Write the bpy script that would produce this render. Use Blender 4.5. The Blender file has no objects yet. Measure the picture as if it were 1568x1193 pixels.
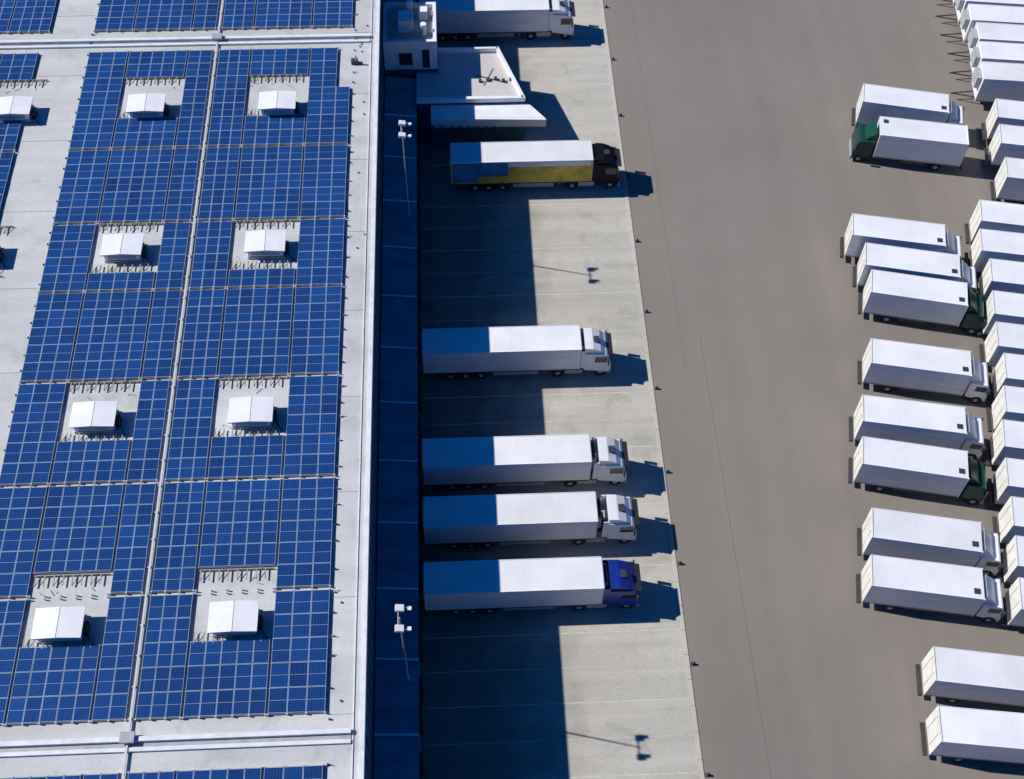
import bpy, math, random
from mathutils import Vector, Matrix
random.seed(7)
scene=bpy.context.scene
col=scene.collection
R=math.radians

# ------------------------------------------------------------------ materials
def newmat(name):
    m=bpy.data.materials.new(name); m.use_nodes=True
    nt=m.node_tree; b=nt.nodes["Principled BSDF"]
    return m,nt,b
def link(nt,a,b): nt.links.new(a,b)
def simple(name,c,rough=.5,metal=0,var=.12,scale=1.5,spec=.4,dirt=None,streak=None,objvar=0):
    """painted / moulded surface with slight procedural soiling"""
    m,nt,b=newmat(name)
    g=nt.nodes.new("ShaderNodeNewGeometry")
    n=nt.nodes.new("ShaderNodeTexNoise"); n.inputs["Scale"].default_value=scale; n.inputs["Detail"].default_value=5
    if streak:
        mp=nt.nodes.new("ShaderNodeMapping"); mp.inputs["Scale"].default_value=streak
        link(nt,g.outputs["Position"],mp.inputs["Vector"]); link(nt,mp.outputs[0],n.inputs["Vector"])
    else: link(nt,g.outputs["Position"],n.inputs["Vector"])
    r=nt.nodes.new("ShaderNodeValToRGB")
    d=dirt or tuple(x*(1-var*2) for x in c)
    r.color_ramp.elements[0].position=.3; r.color_ramp.elements[0].color=(*d,1)
    r.color_ramp.elements[1].position=.62; r.color_ramp.elements[1].color=(*c,1)
    link(nt,n.outputs["Fac"],r.inputs[0]); out=r.outputs[0]
    if objvar:     # every vehicle weathers a little differently
        oi=nt.nodes.new("ShaderNodeObjectInfo"); mr=nt.nodes.new("ShaderNodeMapRange")
        mr.inputs["To Min"].default_value=1-objvar; mr.inputs["To Max"].default_value=1
        link(nt,oi.outputs["Random"],mr.inputs["Value"])
        mx=nt.nodes.new("ShaderNodeMix"); mx.data_type='RGBA'; mx.blend_type='MULTIPLY'; mx.inputs[0].default_value=1
        link(nt,out,mx.inputs[6]); link(nt,mr.outputs[0],mx.inputs[7]); out=mx.outputs[2]
    link(nt,out,b.inputs["Base Color"])
    b.inputs["Roughness"].default_value=rough; b.inputs["Metallic"].default_value=metal
    b.inputs["Specular IOR Level"].default_value=spec
    return m
def ground_mat(name,base,dark,light,rough=.9,streak=None,fine=.06,stain=0,dock_shade=False):
    m,nt,b=newmat(name)
    g=nt.nodes.new("ShaderNodeNewGeometry")
    n1=nt.nodes.new("ShaderNodeTexNoise"); n1.inputs["Scale"].default_value=.055; n1.inputs["Detail"].default_value=6; n1.inputs["Roughness"].default_value=.6
    link(nt,g.outputs["Position"],n1.inputs["Vector"])
    r=nt.nodes.new("ShaderNodeValToRGB"); e=r.color_ramp.elements
    e[0].position=.3; e[0].color=(*dark,1); e[1].position=.72; e[1].color=(*light,1)
    k=e.new(.5); k.color=(*base,1)
    link(nt,n1.outputs["Fac"],r.inputs[0])
    mp=nt.nodes.new("ShaderNodeMapping"); mp.inputs["Scale"].default_value=streak or (.5,.02,1)
    link(nt,g.outputs["Position"],mp.inputs["Vector"])
    n2=nt.nodes.new("ShaderNodeTexNoise"); n2.inputs["Scale"].default_value=1; n2.inputs["Detail"].default_value=4
    link(nt,mp.outputs[0],n2.inputs["Vector"])
    n3=nt.nodes.new("ShaderNodeTexNoise"); n3.inputs["Scale"].default_value=3.5; n3.inputs["Detail"].default_value=8; n3.inputs["Roughness"].default_value=.75
    link(nt,g.outputs["Position"],n3.inputs["Vector"])
    def mulmap(src,lo,hi,prev,a=.3,z=.7):
        mr=nt.nodes.new("ShaderNodeMapRange"); mr.inputs["From Min"].default_value=a; mr.inputs["From Max"].default_value=z
        mr.inputs["To Min"].default_value=lo; mr.inputs["To Max"].default_value=hi
        link(nt,src,mr.inputs["Value"])
        mx=nt.nodes.new("ShaderNodeMix"); mx.data_type='RGBA'; mx.blend_type='MULTIPLY'; mx.inputs[0].default_value=1
        link(nt,prev,mx.inputs[6]); link(nt,mr.outputs[0],mx.inputs[7])
        return mx.outputs[2]
    c=mulmap(n2.outputs["Fac"],1-fine*1.4,1+fine,r.outputs[0])
    c=mulmap(n3.outputs["Fac"],1-fine*1.5,1+fine,c)
    if stain:
        n4=nt.nodes.new("ShaderNodeTexNoise"); n4.inputs["Scale"].default_value=.45; n4.inputs["Detail"].default_value=5; n4.inputs["Distortion"].default_value=.6
        link(nt,g.outputs["Position"],n4.inputs["Vector"])
        c=mulmap(n4.outputs["Fac"],1-stain,1,c,.34,.46)
    if dock_shade:   # building shade painted into the colour, darkest by the doors, fading over the apron
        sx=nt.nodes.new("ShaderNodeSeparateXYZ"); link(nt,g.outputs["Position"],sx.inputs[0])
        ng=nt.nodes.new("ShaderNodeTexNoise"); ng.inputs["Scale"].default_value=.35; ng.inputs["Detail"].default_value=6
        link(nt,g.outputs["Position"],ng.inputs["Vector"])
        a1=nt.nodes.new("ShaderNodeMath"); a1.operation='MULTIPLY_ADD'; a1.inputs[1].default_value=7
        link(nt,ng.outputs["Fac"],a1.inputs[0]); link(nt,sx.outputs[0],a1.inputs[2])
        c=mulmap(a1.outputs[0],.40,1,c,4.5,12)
    link(nt,c,b.inputs["Base Color"]); b.inputs["Roughness"].default_value=rough; b.inputs["Specular IOR Level"].default_value=.2
    return m

M={}
M['asphalt']=ground_mat("asphalt",(.238,.209,.182),(.216,.190,.165),(.258,.227,.198),fine=.04)
M['concrete']=ground_mat("concrete",(.50,.475,.41),(.45,.425,.365),(.55,.525,.46),streak=(.05,.9,1),fine=.08,stain=.12,dock_shade=True)
M['concrete2']=ground_mat("kerb_concrete",(.52,.49,.43),(.46,.43,.37),(.58,.55,.48))
M['paint']=simple("road_paint",(.64,.62,.56),.8,var=.15,scale=2)
M['joint']=simple("slab_joint",(.56,.53,.46),.9,var=.15,scale=3)
M['seam']=simple("asphalt_seam",(.185,.16,.14),.9)
M['roof']=ground_mat("roof_membrane",(.55,.55,.54),(.47,.47,.46),(.62,.62,.61),streak=(.08,.6,1),fine=.07,rough=.7,stain=.1)
M['flash']=simple("roof_flashing",(.76,.78,.8),.5,var=.08)
M['wall']=simple("wall_cladding",(.02,.12,.20),.5,var=.15,scale=.5)
M['pod']=simple("dock_cladding",(.04,.25,.34),.45,var=.2,scale=.6)
M['podtrim']=simple("dock_trim",(.2,.72,.85),.4,var=.05)
M['white']=simple("white_paint",(.86,.86,.87),.35,var=.05,scale=.8)
M['truckwhite']=simple("truck_panel_white",(.87,.87,.88),.38,var=.06,scale=1,streak=(.35,.35,2.5),objvar=.12)
M['grey']=simple("grey_paint",(.42,.43,.44),.5,var=.1)
M['dgrey']=simple("dark_metal",(.05,.05,.055),.5,var=.1)
M['rubber']=simple("tyre_rubber",(.018,.018,.018),.85)
M['yellow']=simple("yellow_panel",(.80,.56,.08),.45,var=.25,scale=.7)
M['livery']=simple("livery_blue",(.05,.25,.5),.4,var=.2,scale=.7)
M['cream']=simple("cream_frame",(.80,.78,.70),.5,var=.08)
M['green']=simple("green_cab_paint",(.01,.06,.04),.3,var=.05)
M['navy']=simple("blue_cab_paint",(.012,.04,.28),.3,var=.05)
M['black']=simple("black_cab_paint",(.008,.009,.012),.55,var=.05,spec=.15)
M['steel']=simple("galvanised_steel",(.5,.5,.49),.45,metal=.3,var=.12,scale=3)
M['rack']=simple("mounting_rail",(.34,.32,.29),.5,var=.1,scale=3)
M['frame']=simple("panel_frame",(.33,.42,.58),.4,metal=0,var=.12,scale=.5)
M['clamp']=simple("end_clamp",(.6,.62,.66),.4,var=.05)
m,nt,b=newmat("window_glass"); b.inputs["Base Color"].default_value=(.02,.035,.05,1); b.inputs["Roughness"].default_value=.08; M['glass']=m
M['pave']=ground_mat("terrace_gravel",(.56,.53,.51),(.47,.45,.43),(.62,.6,.57))

# solar glass: cell grid from uv + per-panel tone attribute
m,nt,b=newmat("solar_glass")
uv=nt.nodes.new("ShaderNodeUVMap"); sp=nt.nodes.new("ShaderNodeSeparateXYZ"); link(nt,uv.outputs[0],sp.inputs[0])
def line(out,n,w):
    a=nt.nodes.new("ShaderNodeMath"); a.operation='MULTIPLY'; a.inputs[1].default_value=n; link(nt,out,a.inputs[0])
    f=nt.nodes.new("ShaderNodeMath"); f.operation='PINGPONG'; f.inputs[1].default_value=.5; link(nt,a.outputs[0],f.inputs[0])
    l=nt.nodes.new("ShaderNodeMath"); l.operation='LESS_THAN'; l.inputs[1].default_value=w; link(nt,f.outputs[0],l.inputs[0])
    return l.outputs[0]
l1=line(sp.outputs[0],6,.05); l2=line(sp.outputs[1],5,.05)
mxl=nt.nodes.new("ShaderNodeMath"); mxl.operation='MAXIMUM'; link(nt,l1,mxl.inputs[0]); link(nt,l2,mxl.inputs[1])
at=nt.nodes.new("ShaderNodeAttribute"); at.attribute_name="tone"
g=nt.nodes.new("ShaderNodeNewGeometry"); n=nt.nodes.new("ShaderNodeTexNoise"); n.inputs["Scale"].default_value=.12; n.inputs["Detail"].default_value=3
link(nt,g.outputs["Position"],n.inputs["Vector"])
ad=nt.nodes.new("ShaderNodeMath"); ad.operation='MULTIPLY_ADD'; ad.inputs[1].default_value=.55
link(nt,at.outputs["Fac"],ad.inputs[0])
hm=nt.nodes.new("ShaderNodeMath"); hm.operation='MULTIPLY'; hm.inputs[1].default_value=.55; link(nt,n.outputs["Fac"],hm.inputs[0]); link(nt,hm.outputs[0],ad.inputs[2])
r=nt.nodes.new("ShaderNodeValToRGB"); e=r.color_ramp.elements
e[0].position=.2; e[0].color=(.004,.022,.105,1); e[1].position=.85; e[1].color=(.010,.063,.245,1)
link(nt,ad.outputs[0],r.inputs[0])
mx=nt.nodes.new("ShaderNodeMix"); mx.data_type='RGBA'; link(nt,mxl.outputs[0],mx.inputs[0]); link(nt,r.outputs[0],mx.inputs[6]); mx.inputs[7].default_value=(.035,.10,.25,1)
link(nt,mx.outputs[2],b.inputs["Base Color"]); b.inputs["Roughness"].default_value=.2; b.inputs["Specular IOR Level"].default_value=.5
M['solar']=m

# ------------------------------------------------------------------ mesh builder
class MB:
    def __init__(s): s.v=[]; s.f=[]; s.m=[]; s.names=[]; s.uv={}; s.tone={}
    def mi(s,k):
        if k not in s.names: s.names.append(k)
        return s.names.index(k)
    def face(s,idx,k): s.f.append(tuple(idx)); s.m.append(s.mi(k)); return len(s.f)-1
    def box(s,x0,x1,y0,y1,z0,z1,k,kt=None):
        o=len(s.v)
        s.v+=[(x0,y0,z0),(x1,y0,z0),(x1,y1,z0),(x0,y1,z0),(x0,y0,z1),(x1,y0,z1),(x1,y1,z1),(x0,y1,z1)]
        s.face((o+4,o+5,o+6,o+7),kt or k)
        for q in ((0,3,2,1),(0,1,5,4),(1,2,6,5),(2,3,7,6),(3,0,4,7)): s.face([o+i for i in q],k)
    def sheet(s,x0,x1,y0,y1,z,k):
        o=len(s.v); s.v+=[(x0,y0,z),(x1,y0,z),(x1,y1,z),(x0,y1,z)]; return s.face((o,o+1,o+2,o+3),k)
    def prism(s,poly,z0,z1,k,kt=None):
        o=len(s.v); n=len(poly)
        s.v+=[(x,y,z0) for x,y in poly]+[(x,y,z1) for x,y in poly]
        s.face(list(range(o+n,o+2*n)),kt or k); s.face(list(range(o+n-1,o-1,-1)),k)
        for i in range(n):
            j=(i+1)%n; s.face((o+i,o+j,o+n+j,o+n+i),k)
    def prof(s,pts,y0,y1,k):
        o=len(s.v); n=len(pts)
        s.v+=[(x,y0,z) for x,z in pts]+[(x,y1,z) for x,z in pts]
        s.face(list(range(o,o+n)),k); s.face(list(range(o+2*n-1,o+n-1,-1)),k)
        for i in range(n):
            j=(i+1)%n; s.face((o+j,o+i,o+n+i,o+n+j),k)
    def cyl(s,p0,p1,r,k,n=12,r1=None):
        p0=Vector(p0);p1=Vector(p1);d=(p1-p0).normalized(); a=d.orthogonal().normalized(); b=d.cross(a)
        o=len(s.v); r1=r if r1 is None else r1
        for p,rr in ((p0,r),(p1,r1)):
            for i in range(n):
                t=2*math.pi*i/n; s.v.append(tuple(p+a*rr*math.cos(t)+b*rr*math.sin(t)))
        for i in range(n):
            j=(i+1)%n; s.face((o+i,o+j,o+n+j,o+n+i),k)
        s.face(list(range(o+n-1,o-1,-1)),k); s.face(list(range(o+n,o+2*n)),k)
    def bar(s,p0,p1,w,k): s.cyl(p0,p1,w,k,n=4)
    def mesh(s,name):
        me=bpy.data.meshes.new(name); me.from_pydata(s.v,[],s.f)
        for k in s.names: me.materials.append(M[k])
        me.polygons.foreach_set("material_index",s.m)
        if s.uv:
            l=me.uv_layers.new(name="UVMap")
            ta=me.attributes.new("tone",'FLOAT','FACE')
            for fi,t in s.tone.items(): ta.data[fi].value=t
            for fi in s.uv:
                p=me.polygons[fi]
                for li,c in zip(p.loop_indices,((0,0),(1,0),(1,1),(0,1))): l.data[li].uv=c
        me.update(); return me
def add(name,mesh,loc=(0,0,0),rz=0,parent=None,bevel=0):
    o=bpy.data.objects.new(name,mesh); col.objects.link(o); o.location=loc; o.rotation_euler=(0,0,rz)
    if parent: o.parent=parent
    if bevel:
        b=o.modifiers.new("bevel",'BEVEL'); b.width=bevel; b.segments=2; b.limit_method='ANGLE'; b.angle_limit=R(40)
    return o
def empty(name,loc=(0,0,0),rz=0):
    o=bpy.data.objects.new(name,None); col.objects.link(o); o.location=loc; o.rotation_euler=(0,0,rz); return o

# ------------------------------------------------------------------ ground
b=MB(); b.sheet(-2500,2500,-1500,3500,0,'asphalt'); add("ground",b.mesh("ground"))
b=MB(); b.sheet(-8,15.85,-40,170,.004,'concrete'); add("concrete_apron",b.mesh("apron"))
b=MB()
y=-38.4
i=0
while y<168:
    b.sheet(-3.6,15.8,y-.035,y+.035,.008,'joint' if i%2 else 'paint'); y+=2.73; i+=1
add("bay_markings",b.mesh("bays"))
b=MB()
y=-40
while y<170:
    b.box(15.87,16.2,y,y+1.985,-.1,.05,'concrete2'); y+=2
add("kerb",b.mesh("kerb"),bevel=.02)
b=MB()
b.sheet(20.9,20.95,-20,66,.004,'seam'); b.sheet(19.2,19.23,62,140,.0042,'seam')
add("asphalt_joint_lines",b.mesh("joints"))

bol=MB(); bol.cyl((0,0,0),(0,0,.3),.09,'dgrey',12); bol.cyl((0,0,.3),(0,0,.34),.09,'dgrey',12,.04); bol.box(-.16,.16,-.16,.16,0,.03,'dgrey')
bm_=bol.mesh("bollard")
yy=35.1-8.3*6
while yy<160: add("bollard",bm_,(16.45,yy,0)); yy+=8.32

# ------------------------------------------------------------------ warehouse
Z=12.0; XE=-6.9
wh=empty("warehouse_building")
b=MB(); b.box(-150,XE-.12,-45,175,0,Z-.02,'wall','roof'); add("walls_and_roof",b.mesh("wh"),parent=wh)
b=MB()
b.box(XE-.3,XE,-45.1,175.1,Z-.5,Z+.12,'flash')
b.box(XE-.75,XE-.70,-45,175,Z-.02,Z+.05,'flash')
y=-44
while y<174:
    b.box(XE-.12,XE-.04,y,y+.12,0,Z-.5,'wall'); y+=1.37
add("eaves_and_cladding",b.mesh("eaves"),parent=wh)
b=MB()
for ys in (26.7,91.6,-38,156.5):
    b.box(-150,XE-.85,ys-.55,ys-.30,Z-.02,Z+.16,'flash')
    b.box(-150,XE-.85,ys-.30,ys+.05,Z-.02,Z+.03,'grey')
    b.box(-150,XE-.85,ys+.05,ys+.35,Z-.02,Z+.28,'flash')
for xs in (-21.55,-43.9,-66):
    b.box(xs-.07,xs+.07,-40,160,Z+.12,Z+.22,'clamp')
    y=-39
    while y<160: b.box(xs-.2,xs+.2,y,y+.1,Z-.02,Z+.12,'grey'); y+=2.1
for ys in (27.1,91.9): b.box(-22,-21.1,ys-.5,ys+.2,Z+.25,Z+.5,'grey')
y=20
while y<140:
    b.box(-9.2,XE-.8,y,y+.04,Z-.02,Z+.005,'grey'); b.box(-37.2,-33.1,y+3,y+3.04,Z-.02,Z+.005,'grey'); y+=8.05
add("roof_joints_and_pipes",b.mesh("rj"),parent=wh)
b=MB()
y=15
while y<130:
    for xx in (-9.12,-32.98):
        b.box(xx-.07,xx+.07,y-.05,y+.05,Z-.02,Z+.13,'rack' if random.random()<.5 else 'dgrey')
        if random.random()<.4: b.bar((xx,y,Z+.1),(xx+random.uniform(.2,.4),y+random.uniform(-.15,.15),Z+.03),.02,'dgrey')
    y+=random.uniform(1.2,2.2)
for q in range(12):
    xx=-8.2+random.uniform(-.5,.5); yy=random.uniform(22,115)
    b.cyl((xx,yy,Z-.02),(xx,yy,Z+.08),.07,'dgrey',8)
for (xx,yy) in ((-9.0,88.3),(-9.0,97.4)):
    b.box(xx-.35,xx+.25,yy-.2,yy+.3,Z-.02,Z+.35,'dgrey'); b.cyl((xx+.1,yy,Z),(xx+.1,yy,Z+.9),.09,'steel')
add("roof_edge_hardware",b.mesh("rh"),parent=wh)

# docks
b=MB()
pitch=5.47; y0=45.55-pitch*15
ys=[y0+pitch*i for i in range(0,38)]
for i,y in enumerate(ys):
    if 94<y+2.7<104: continue
    ya=y+.12; yb=y+pitch-.12
    b.prof([(XE+.0,0),(-3.95,0),(-3.95,4.35),(XE+.0,4.75)],ya,yb,'pod')
    b.prof([(XE+.0,4.76),(-3.88,4.36),(-3.88,4.44),(XE+.0,4.84)],y-.08,y+.08,'podtrim')
    b.prof([(XE,0),(-4.2,0),(-4.2,4.2),(XE,4.6)],y-.12,y+.12,'dgrey')
    b.prof([(XE+.0,4.76),(-4.0,4.37),(-4.0,4.40),(XE+.0,4.79)],y+1.8,y+1.84,'pod'); b.prof([(XE+.0,4.76),(-4.0,4.37),(-4.0,4.40),(XE+.0,4.79)],y+3.6,y+3.64,'pod')
    b.box(-3.95,-3.87,ya,yb,4.1,4.30,'pod')
    c=(ya+yb)/2
    b.box(-3.95,-3.65,c-1.6,c-1.2,1.0,4.05,'rubber'); b.box(-3.95,-3.65,c+1.2,c+1.6,1.0,4.05,'rubber'); b.box(-3.95,-3.65,c-1.6,c+1.6,4.06,4.09,'rubber')
    b.box(-3.95,-3.9,c-1.2,c+1.2,1.15,4.05,'grey')
    for k in range(1,6): b.box(-3.9,-3.885,c-1.19,c+1.19,1.15+k*.48,1.17+k*.48,'dgrey')
    b.box(-3.95,-3.7,c-1.25,c-.95,.7,1.1,'rubber'); b.box(-3.95,-3.7,c+.95,c+1.25,.7,1.1,'rubber')
    b.box(-3.95,-3.86,yb-.75,yb-.4,1.3,1.9,'white')
add("loading_dock_bays",b.mesh("docks"),parent=wh)

# ------------------------------------------------------------------ solar arrays
PADY=[(81.7,86.85),(64.45,69.7),(48.75,54.1),(33.05,38.4)]
def array(name,xcols,blocks,pads,skip=None):
    b=MB(); zt=Z+.22
    for (x0,x1) in xcols:
        nx=max(1,round((x1-x0)/1.04)); px=(x1-x0)/nx
        for (y0,y1) in blocks:
            ny=max(1,round((y1-y0)/1.68)); py=(y1-y0)/ny
            for i in range(nx):
                for j in range(ny):
                    xa=x0+i*px; ya=y0+j*py; cx=xa+px/2; cy=ya+py/2
                    if any(a<cx<c and d<cy<e for a,c,d,e in pads): continue
                    if skip and skip(cx,cy): continue
                    g=.012; zz=zt+random.uniform(-.012,.012); w=.032
                    b.box(xa+g,xa+px-g,ya+g,ya+py-g,zz-.05,zz,'frame')
                    t=min(1,max(0,random.gauss(.5,.17)))
                    for (u0,u1,v0,v1) in ((xa+g+w,xa+px-g-w,ya+g+w,ya+py/2-.013),(xa+g+w,xa+px-g-w,ya+py/2+.013,ya+py-g-w)):
                        f=b.sheet(u0,u1,v0,v1,zz+.004,'solar'); b.uv[f]=1
                        b.tone[f]=min(1,max(0,t+random.gauss(0,.06)))
            for j in range(ny+1):
                ya=y0+j*py
                mid=(x0+x1)/2
                if any(a<mid<c and d+.2<ya<e-.2 for a,c,d,e in pads): continue
                if skip and skip(x1-.2,ya-.2): continue
                b.box(x0-.05,x1+.05,ya-.03,ya+.03,Z+.02,Z+.14,'rack')
            for i in range(nx+1):
                xa=x0+i*px
                if skip and skip(xa-.1,y1-.1): continue
                for yq in (y0-.08,y1+.01): b.box(xa-.06,xa+.06,yq,yq+.07,Z,Z+.25,'clamp')
    for (a,c,d,e) in pads:
        for (q0,q1) in ((e-.85,e-.05),(d+.05,d+.85)):
            yo=q1 if q0>d+1 else q0
            b.box(a+.1,c-.1,yo-.03,yo+.03,Z+.05,Z+.16,'rack')
            k=0; xx=a+.25
            while xx<c-.2:
                b.box(xx-.04,xx+.04,q0,q1,Z+.17,Z+.22,'rack')
                if k%2==0: b.bar((xx,q0,Z+.12),(xx+.4,q1,Z+.2),.025,'dgrey')
                xx+=.62; k+=1
        for q in range(5):
            xx=random.uniform(a+.4,c-.4); yy=random.choice((random.uniform(d+.9,d+1.3),random.uniform(e-1.3,e-.9)))
            b.bar((xx,yy,Z+.03),(xx+random.uniform(-.6,.6),yy+random.uniform(-.5,.5),Z+.03),.02,'rack')
    return add(name,b.mesh(name))
BL=[(28.2,36.6),(36.9,45.2),(45.5,54.0),(54.3,62.5),(62.75,69.55),(69.85,77.9),(78.2,90.2)]
L=[(-32.85,-29.4),(-29.25,-24.1),(-23.95,-21.85)]; Rr=[(-21.25,-18.45),(-18.3,-13.15),(-13.0,-9.4)]
array("solar_panel_array",L,BL,[(-29.3,-24.05,a,c) for a,c in PADY])
array("solar_panel_array",Rr,BL,[(-18.35,-13.1,a,c) for a,c in PADY],skip=lambda x,y: y>84.9 and x>-10.6)
BL2=[(93.2,101.6),(101.9,110.3),(110.6,119),(119.3,127.7)]
array("solar_panel_array",L,BL2,[]); array("solar_panel_array",Rr,BL2,[])
BL3=[(-1,7.4),(7.7,16.1),(16.4,24.8)]
array("solar_panel_array",L,BL3,[]); array("solar_panel_array",Rr,BL3,[])
LL=[(-46.5,-44.2),(-43.6,-40.7),(-40.55,-37.4)]
array("solar_panel_array",LL,BL,[(-40.6,-35.9,a,c) for a,c in PADY])
array("solar_panel_array",[(-46.5,-44.2),(-43.6,-40.7),(-40.55,-36.9)],BL2,[]); array("solar_panel_array",LL,BL3,[])
array("solar_panel_array",[(-57.5,-52.3),(-52.1,-47)],BL,[])

# rooftop ventilation units
b=MB()
b.box(-1.45,1.45,-.95,.95,0,.25,'grey')
b.box(-1.38,1.38,-.88,.88,.25,1.0,'white')
b.prof([(-1.6,1.0),(1.6,1.0),(1.6,1.07),(0,1.2),(-1.6,1.07)],-1.08,1.08,'white')
b.box(-.02,.02,-1.085,1.085,1.18,1.215,'grey')
for s in (-1,1):
    for k in range(5): b.box(s*1.38-.03,s*1.38+.03,-.7,.7,.35+k*.11,.38+k*.11,'grey')
    b.box(-1.1,1.1,s*.88-.02,s*.88+.02,.42,.88,'grey')
    b.box(-1.55,1.55,s*1.08-.01,s*1.08+.01,.98,1.03,'grey')
b.box(1.45,1.75,-.5,.3,0,.55,'dgrey'); b.bar((1.5,-.2,.1),(2.3,-1.4,.08),.05,'dgrey')
vm=b.mesh("vent")
for x in (-26.75,-15.5,-38.1):
    for y in (82.6,66.6,50.6,34.5): add("rooftop_ventilation_unit",vm,(x,y,Z-.02),bevel=.02)

# ------------------------------------------------------------------ stair tower and entrance building
t=empty("stair_tower")
b=MB()
x0,x1,ya,yb,h=-6.85,-1.8,95.3,101.0,8.4
b.box(x0,x1,ya,yb,0,5.0,'wall'); b.box(x0-.03,x1+.03,ya-.03,yb+.03,5.0,h-.5,'white','grey')
for (a,c,d,e) in ((x0-.03,x1+.03,ya-.03,ya+.3),(x0-.03,x1+.03,yb-.3,yb+.03),(x0-.03,x0+.3,ya+.3,yb-.3),(x1-.3,x1+.03,ya+.3,yb-.3)): b.box(a,c,d,e,h-.5,h,'white')
b.box(-5.4,-4.2,ya-.06,ya,5.6,7.0,'glass'); b.box(-5.5,-4.1,ya-.05,ya+.01,5.5,7.1,'grey')
b.box(-3.2,-2.5,ya-.06,ya,5.2,7.4,'glass')
b.box(-5.4,-4.0,97.2,98.8,h-.5,h+.9,'white'); b.box(-3.4,-2.6,99,99.8,h-.5,h+.5,'white'); b.cyl((-3,97,h-.5),(-3,97,h+.7),.3,'white')
b.box(-4.6,-4.0,99.6,100.4,h-.5,h+1.1,'white')
add("tower_body",b.mesh("tower"),parent=t)
t=empty("entrance_building")
b=MB()
b.prism([(-3.85,90.9),(6.6,90.9),(4.3,98.2),(-1.75,98.2),(-1.75,95.2),(-3.85,95.2)],0,4.6,'wall','pave')
def wallseg(p,q,w,z0,z1,k):
    p=Vector(p);q=Vector(q);d=(q-p).normalized();n=Vector((d.y,-d.x))*w
    b.prism([tuple(p+n),tuple(q+n),tuple(q),tuple(p)],z0,z1,k)
wallseg((6.6,90.9),(4.3,98.2),-.3,4.6,5.1,'white'); wallseg((-1.7,98.2),(4.2,98.2),.25,4.6,5.1,'white'); wallseg((-3.85,91.2),(6.4,91.2),.35,4.6,5.1,'white')
for q in range(5): b.box(2.2+q*.75,2.5+q*.75,93.6+.15*(q%3),93.9+.15*(q%3),4.6,4.85,'dgrey')
b.bar((2.0,94.6,4.7),(5.0,93.4,4.7),.04,'dgrey'); b.bar((2.6,93.2,4.7),(3.6,95.6,4.7),.04,'grey')
b.prism([(-2.5,89.3),(8.4,88.8),(6.9,90.85),(-2.5,90.85)],4.2,4.4,'white')
b.prism([(-2.5,89.0),(8.5,88.55),(8.4,88.78),(-2.5,89.28)],3.5,4.4,'white')
b.box(-2.5,6.4,89.6,90.88,0,4.15,'wall')
for k in range(10): b.box(-2.2+k*.85,-1.55+k*.85,89.55,89.6,2.6,3.4,'podtrim')
add("entrance_body",b.mesh("entr"),parent=t)

# ------------------------------------------------------------------ light masts
b=MB()
b.cyl((0,0,0),(0,0,10.4),.08,'steel',10,.045)
b.box(-.2,.2,-.2,.2,0,.06,'steel')
b.bar((-.1,-.75,10.3),(-.1,.75,10.3),.05,'steel')
for s in (-1,1):
    b.prof([(-.3,10.3),(.28,10.2),(.28,10.42),(-.25,10.52)],s*.7-.22,s*.7+.22,'white')
    b.bar((.25,s*.7,10.3),(.65,s*.7+s*.12,10.25),.04,'grey')
    b.box(.5,.75,s*.7-.1,s*.7+.15,10.15,10.28,'white')
lm=b.mesh("mast")
for y in (77.0,33.2,121.0,-11): add("light_mast",lm,(-4.6,y,4.4))

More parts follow.
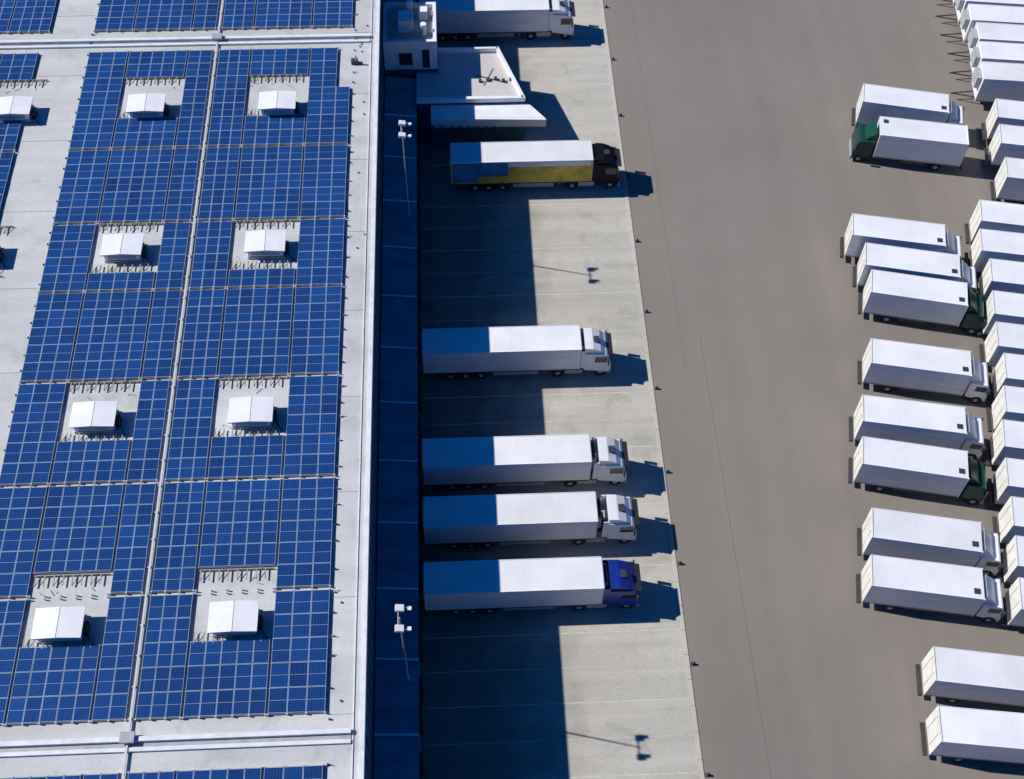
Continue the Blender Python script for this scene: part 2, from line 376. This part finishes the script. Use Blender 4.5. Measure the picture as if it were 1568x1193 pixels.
# ------------------------------------------------------------------ vehicles
def wheel(b,x,y,w=.3,r=.5):
    b.cyl((x,y-w/2,r),(x,y+w/2,r),r,'rubber',20)
    s=1 if y>0 else -1
    b.cyl((x,y+s*w/2,r),(x,y+s*(w/2+.02),r),r*.42,'grey',12)
def tractor(b,x,paint):
    W=1.24
    b.box(x-3.2,x+2.0,-.45,.45,.65,.95,'dgrey')
    b.prof([(x,.95),(x+2.2,.55),(x+2.32,1.0),(x+2.27,1.9),(x+2.02,2.95),(x+1.8,3.12),(x,3.2)],-W,W,paint)
    b.prof([(x-.02,3.2),(x+1.75,3.13),(x+1.35,3.45),(x+.7,3.75),(x,3.82)],-W+.12,W-.12,paint)
    b.box(x-.45,x-.0,-W+.02,-W+.08,1.2,3.6,paint); b.box(x-.45,x-.0,W-.08,W-.02,1.2,3.6,paint)
    o=len(b.v); b.v+=[(x+2.285,-W+.1,1.92),(x+2.285,W-.1,1.92),(x+2.05,W-.15,2.88),(x+2.05,-W+.15,2.88)]; b.face((o,o+1,o+2,o+3),'glass')
    for s in (-1,1):
        b.box(x+.9,x+1.95,s*W-.008,s*W+.008,1.95,2.75,'glass')
        b.box(x+2.0,x+2.12,s*(W+.2)-.13,s*(W+.2)+.13,1.9,2.75,'dgrey')
        b.bar((x+2.05,s*W,2.7),(x+2.05,s*(W+.2),2.7),.03,'dgrey')
    b.box(x+.78,x+1.28,-.32,.3,3.5,3.74,'dgrey')
    b.prof([(x+1.95,2.98),(x+2.4,2.85),(x+2.42,2.9),(x+1.95,3.06)],-W+.1,W-.1,'dgrey')
    b.box(x+2.2,x+2.36,-W,W,.35,.85,'grey'); b.box(x+2.28,x+2.345,-.7,.7,.95,1.6,'dgrey')
    for s in (-1,1):
        b.box(x+2.36,x+2.39,s*.95-.18,s*.95+.18,.5,.75,'steel')
        b.box(x-1.6,x-.1,s*.95-.3,s*.95+.3,.45,1.0,'steel')
        wheel(b,x+1.45,s*1.05); wheel(b,x-2.2,s*.95,.55); b.box(x-2.75,x-1.65,s*.95-.3,s*.95+.3,1.04,1.1,'dgrey')
    b.cyl((x-2.1,0,.95),(x-2.1,0,1.1),.45,'dgrey',16)
    for k in range(3): b.bar((x-.05,-.3+.3*k,1.6),(x-.75,-.2+.2*k,1.3),.03,'dgrey')
def semi(paint='white',yellow=False,cabx=13.75):
    b=MB(); Lt=13.35; W=1.29
    b.box(.05,Lt,-W,W,1.15,3.98,'yellow' if yellow else 'truckwhite','truckwhite')
    if yellow:
        b.box(.15,2.6,-W-.012,-W,1.3,3.9,'livery'); b.box(2.6,5.4,-W-.012,-W,2.1,3.9,'livery')
        b.box(5.4,13.2,-W-.012,-W,3.3,3.9,'truckwhite')
    else:
        b.box(.3,.95,-W-.006,-W,1.5,2.6,'grey'); b.box(.34,.91,-W-.012,-W-.006,1.54,2.56,'truckwhite')
    b.box(-.02,.05,-W-.02,W+.02,1.1,4.02,'steel')
    b.box(Lt,Lt+.06,-W-.01,W+.01,1.15,4.0,'grey')
    for s in (-1,1):
        b.box(0.05,Lt,s*(W+.012)-.02,s*(W+.012)+.02,3.93,4.02,'white'); b.box(0.05,Lt,s*(W+.01)-.02,s*(W+.01)+.02,1.06,1.17,'dgrey')
        b.box(5.9,9.8,s*1.2-.02,s*1.2+.02,.45,1.05,'grey')
    for k in range(1,9): b.box(k*1.5-.01,k*1.5+.01,-W+.03,W-.03,3.98,3.99,'truckwhite')
    b.box(Lt+.06,Lt+.38,-.9,.9,2.2,3.7,'grey')
    b.box(Lt+.1,Lt+.36,-.7,.7,3.7,3.74,'dgrey')
    b.box(.3,Lt-.2,-.5,.5,.9,1.15,'dgrey')
    for xw in (2.3,3.6,4.9):
        for s in (-1,1): wheel(b,xw,s*1.05,.36,.5)
    for s in (-1,1): b.box(10.3,10.45,s*.7-.07,s*.7+.07,.05,.95,'steel')
    for s in (-1,1): b.box(-.04,0,s*1-.15,s*1+.15,.8,1.0,'dgrey')
    tractor(b,cabx,paint)
    return b.mesh("semi")
semis=[((-3.55,106.3),'white',False,13.75),((-.75,84.8),'black',True,13.75),((-3.5,62.95),'white',False,13.7),
       ((-3.55,52.0),'white',False,14.05),((-3.5,46.7),'white',False,14.3),((-3.5,41.1),'navy',False,13.9)]
for (p,paint,yel,cx) in semis:
    add("semi_trailer_truck",semi(paint,yel,cx),(p[0],p[1],.004),bevel=.04)

def boxtruck(paint,Lb=8.3,drawbar=False):
    b=MB(); W=1.27
    b.box(.06,Lb,-W,W,1.05,3.92,'truckwhite')
    b.box(-.02,.06,-W-.02,W+.02,1.0,3.97,'cream')
    for s in (-1,1):
        b.box(0.06,Lb,s*(W+.005)-.025,s*(W+.005)+.025,3.86,3.96,'white'); b.box(.06,Lb,s*(W+.005)-.02,s*(W+.005)+.02,1.0,1.12,'grey')
        b.box(-.05,-.02,s*.6-.015,s*.6+.015,1.2,3.8,'steel')
        b.box(Lb-.05,Lb+.05,s*W-.05,s*W+.05,1.0,3.95,'white')
    b.box(.2,Lb-.1,-.45,.45,.75,1.05,'dgrey')
    b.box(-.35,-.05,-1.2,1.2,.55,.75,'dgrey')
    for s in (-1,1): b.box(3.2,5.6,s*1.15-.05,s*1.15+.05,.5,1.0,'dgrey')
    for k in range(1,5): b.box(k*1.65-.01,k*1.65+.01,-W+.04,W-.04,3.92,3.932,'truckwhite')
    if drawbar:
        for xw in (3.0,4.4):
            for s in (-1,1): wheel(b,xw,s*1.05,.36)
        for s in (-1,1): b.bar((Lb-.5,s*.5,.8),(Lb+2.2,0,.75),.07,'dgrey')
        b.box(Lb+.06,Lb+.5,-.8,.8,2.3,3.6,'grey')
    else:
        for s in (-1,1):
            wheel(b,2.2,s*1.0,.5); wheel(b,Lb+1.35,s*1.05,.32)
        x=Lb+.3; Wc=1.2
        b.box(Lb-.3,x+1.6,-.45,.45,.6,.95,'dgrey')
        b.prof([(x,.9),(x+1.7,.5),(x+1.8,1.0),(x+1.75,1.75),(x+1.5,2.6),(x+1.35,2.75),(x,2.8)],-Wc,Wc,paint)
        o=len(b.v); b.v+=[(x+1.765,-Wc+.1,1.77),(x+1.765,Wc-.1,1.77),(x+1.53,Wc-.14,2.55),(x+1.53,-Wc+.14,2.55)]; b.face((o,o+1,o+2,o+3),'glass')
        for s in (-1,1):
            b.box(x+.55,x+1.45,s*Wc-.008,s*Wc+.008,1.75,2.45,'glass')
            b.box(x+1.55,x+1.68,s*(Wc+.2)-.12,s*(Wc+.2)+.12,1.7,2.45,'dgrey'); b.bar((x+1.6,s*Wc,2.4),(x+1.6,s*(Wc+.2),2.4),.03,'dgrey')
        b.box(x+1.7,x+1.86,-Wc,Wc,.35,.8,'grey')
        b.prof([(x-.02,2.82),(x+.9,2.79),(x+.5,3.3),(x-.02,3.75)],-.95,.95,paint)
        b.box(Lb-.75,Lb-.3,-.9,-.45,3.92,3.98,'dgrey')
    return b.mesh("boxtruck")
bt={'g':boxtruck('green'),'w':boxtruck('white'),'d':boxtruck('grey'),'t':boxtruck('white',8.0,True),'l':boxtruck('white',10.5)}
def place(kind,nw,slope,rev=False,name="box_truck"):
    a=math.atan(slope)+(0 if rev else random.uniform(-.008,.008)); c,s=math.cos(a),math.sin(a); W=1.27
    x=nw[0]+W*s; y=nw[1]-W*c
    if rev:
        Lb=8.3; x+=Lb*c; y+=Lb*s; a+=math.pi
    add(name,bt[kind],(x,y,.004),a,bevel=.035)
col1=[('w',(40.2,93.1),-.22),('g',(40.9,88.5),-.19,True),('w',(35.7,76.1),-.2),('w',(36.2,72.6),-.22),('g',(36.1,69.5),-.22),('w',(34.5,62.0),-.2),
      ('w',(32.6,56.3),-.19),('g',(31.8,52.3),-.2),('w',(31.2,45.8),-.19),('w',(30.3,41.8),-.18),('l',(33.3,34.3),-.16),('l',(32.6,29.9),-.14)]
for q in col1: place(q[0],q[1],q[2],len(q)>3)
col2=[(52.8,90.6),(52.2,87.1),(51.6,82.7),(47.8,77.4),(46.9,73.9),(46.9,70.4),(46.2,66.8),(45.6,63.4),(45.4,60.1),(44.5,56.8),(43.5,53.5),(42.8,49.9),(42.3,46.4),(41.7,43.0),(41.0,39.5)]
for i,p in enumerate(col2): place('wgw'[i%3],p,-.19)
for (x,y) in [(53.4,104.8),(53.5,101.9),(53.0,99.0),(52.4,96.0),(53.6,107.8),(53.8,110.8)]: place('t',(x,y),-.12,True,"box_trailer")
for i in range(14): place('wgw'[(i*2)%3],(63.5-i*.85,92-i*4.1),-.19)

# ------------------------------------------------------------------ light, sky, camera
sh=Vector((1.117,-.28,-1.0)).normalized()
sun=bpy.data.lights.new("sun",'SUN'); sun.energy=5.0; sun.angle=R(.5); sun.color=(1,.965,.92)
so=bpy.data.objects.new("sun",sun); col.objects.link(so); so.rotation_euler=sh.to_track_quat('-Z','Y').to_euler(); so.location=(-60,20,80)
w=bpy.data.worlds.new("World"); scene.world=w; w.use_nodes=True; nt=w.node_tree
sk=nt.nodes.new("ShaderNodeTexSky"); sk.sky_type='NISHITA'; sk.sun_disc=False
sk.sun_elevation=math.asin(-sh.z); sk.sun_rotation=math.atan2(-sh.x,-sh.y)
tm=nt.nodes.new("ShaderNodeMix"); tm.data_type='RGBA'; tm.blend_type='MULTIPLY'; tm.inputs[0].default_value=1; tm.inputs[7].default_value=(.01,.52,1.4,1)
nt.links.new(sk.outputs[0],tm.inputs[6]); nt.links.new(tm.outputs[2],nt.nodes["Background"].inputs[0]); nt.nodes["Background"].inputs[1].default_value=.05
cam=bpy.data.cameras.new("camera"); cam.sensor_width=36; cam.lens=1927.7/1568*36; cam.clip_end=6000; cam.clip_start=.5
co=bpy.data.objects.new("camera",cam); col.objects.link(co)
co.matrix_world=Matrix.Translation((0,0,89.35))@Matrix.Rotation(R(-3.796),4,'Z')@Matrix.Rotation(R(90-55.825),4,'X')@Matrix.Rotation(R(1.464),4,'Z')
scene.camera=co
scene.view_settings.view_transform='Standard'; scene.view_settings.look='None'; scene.view_settings.exposure=0
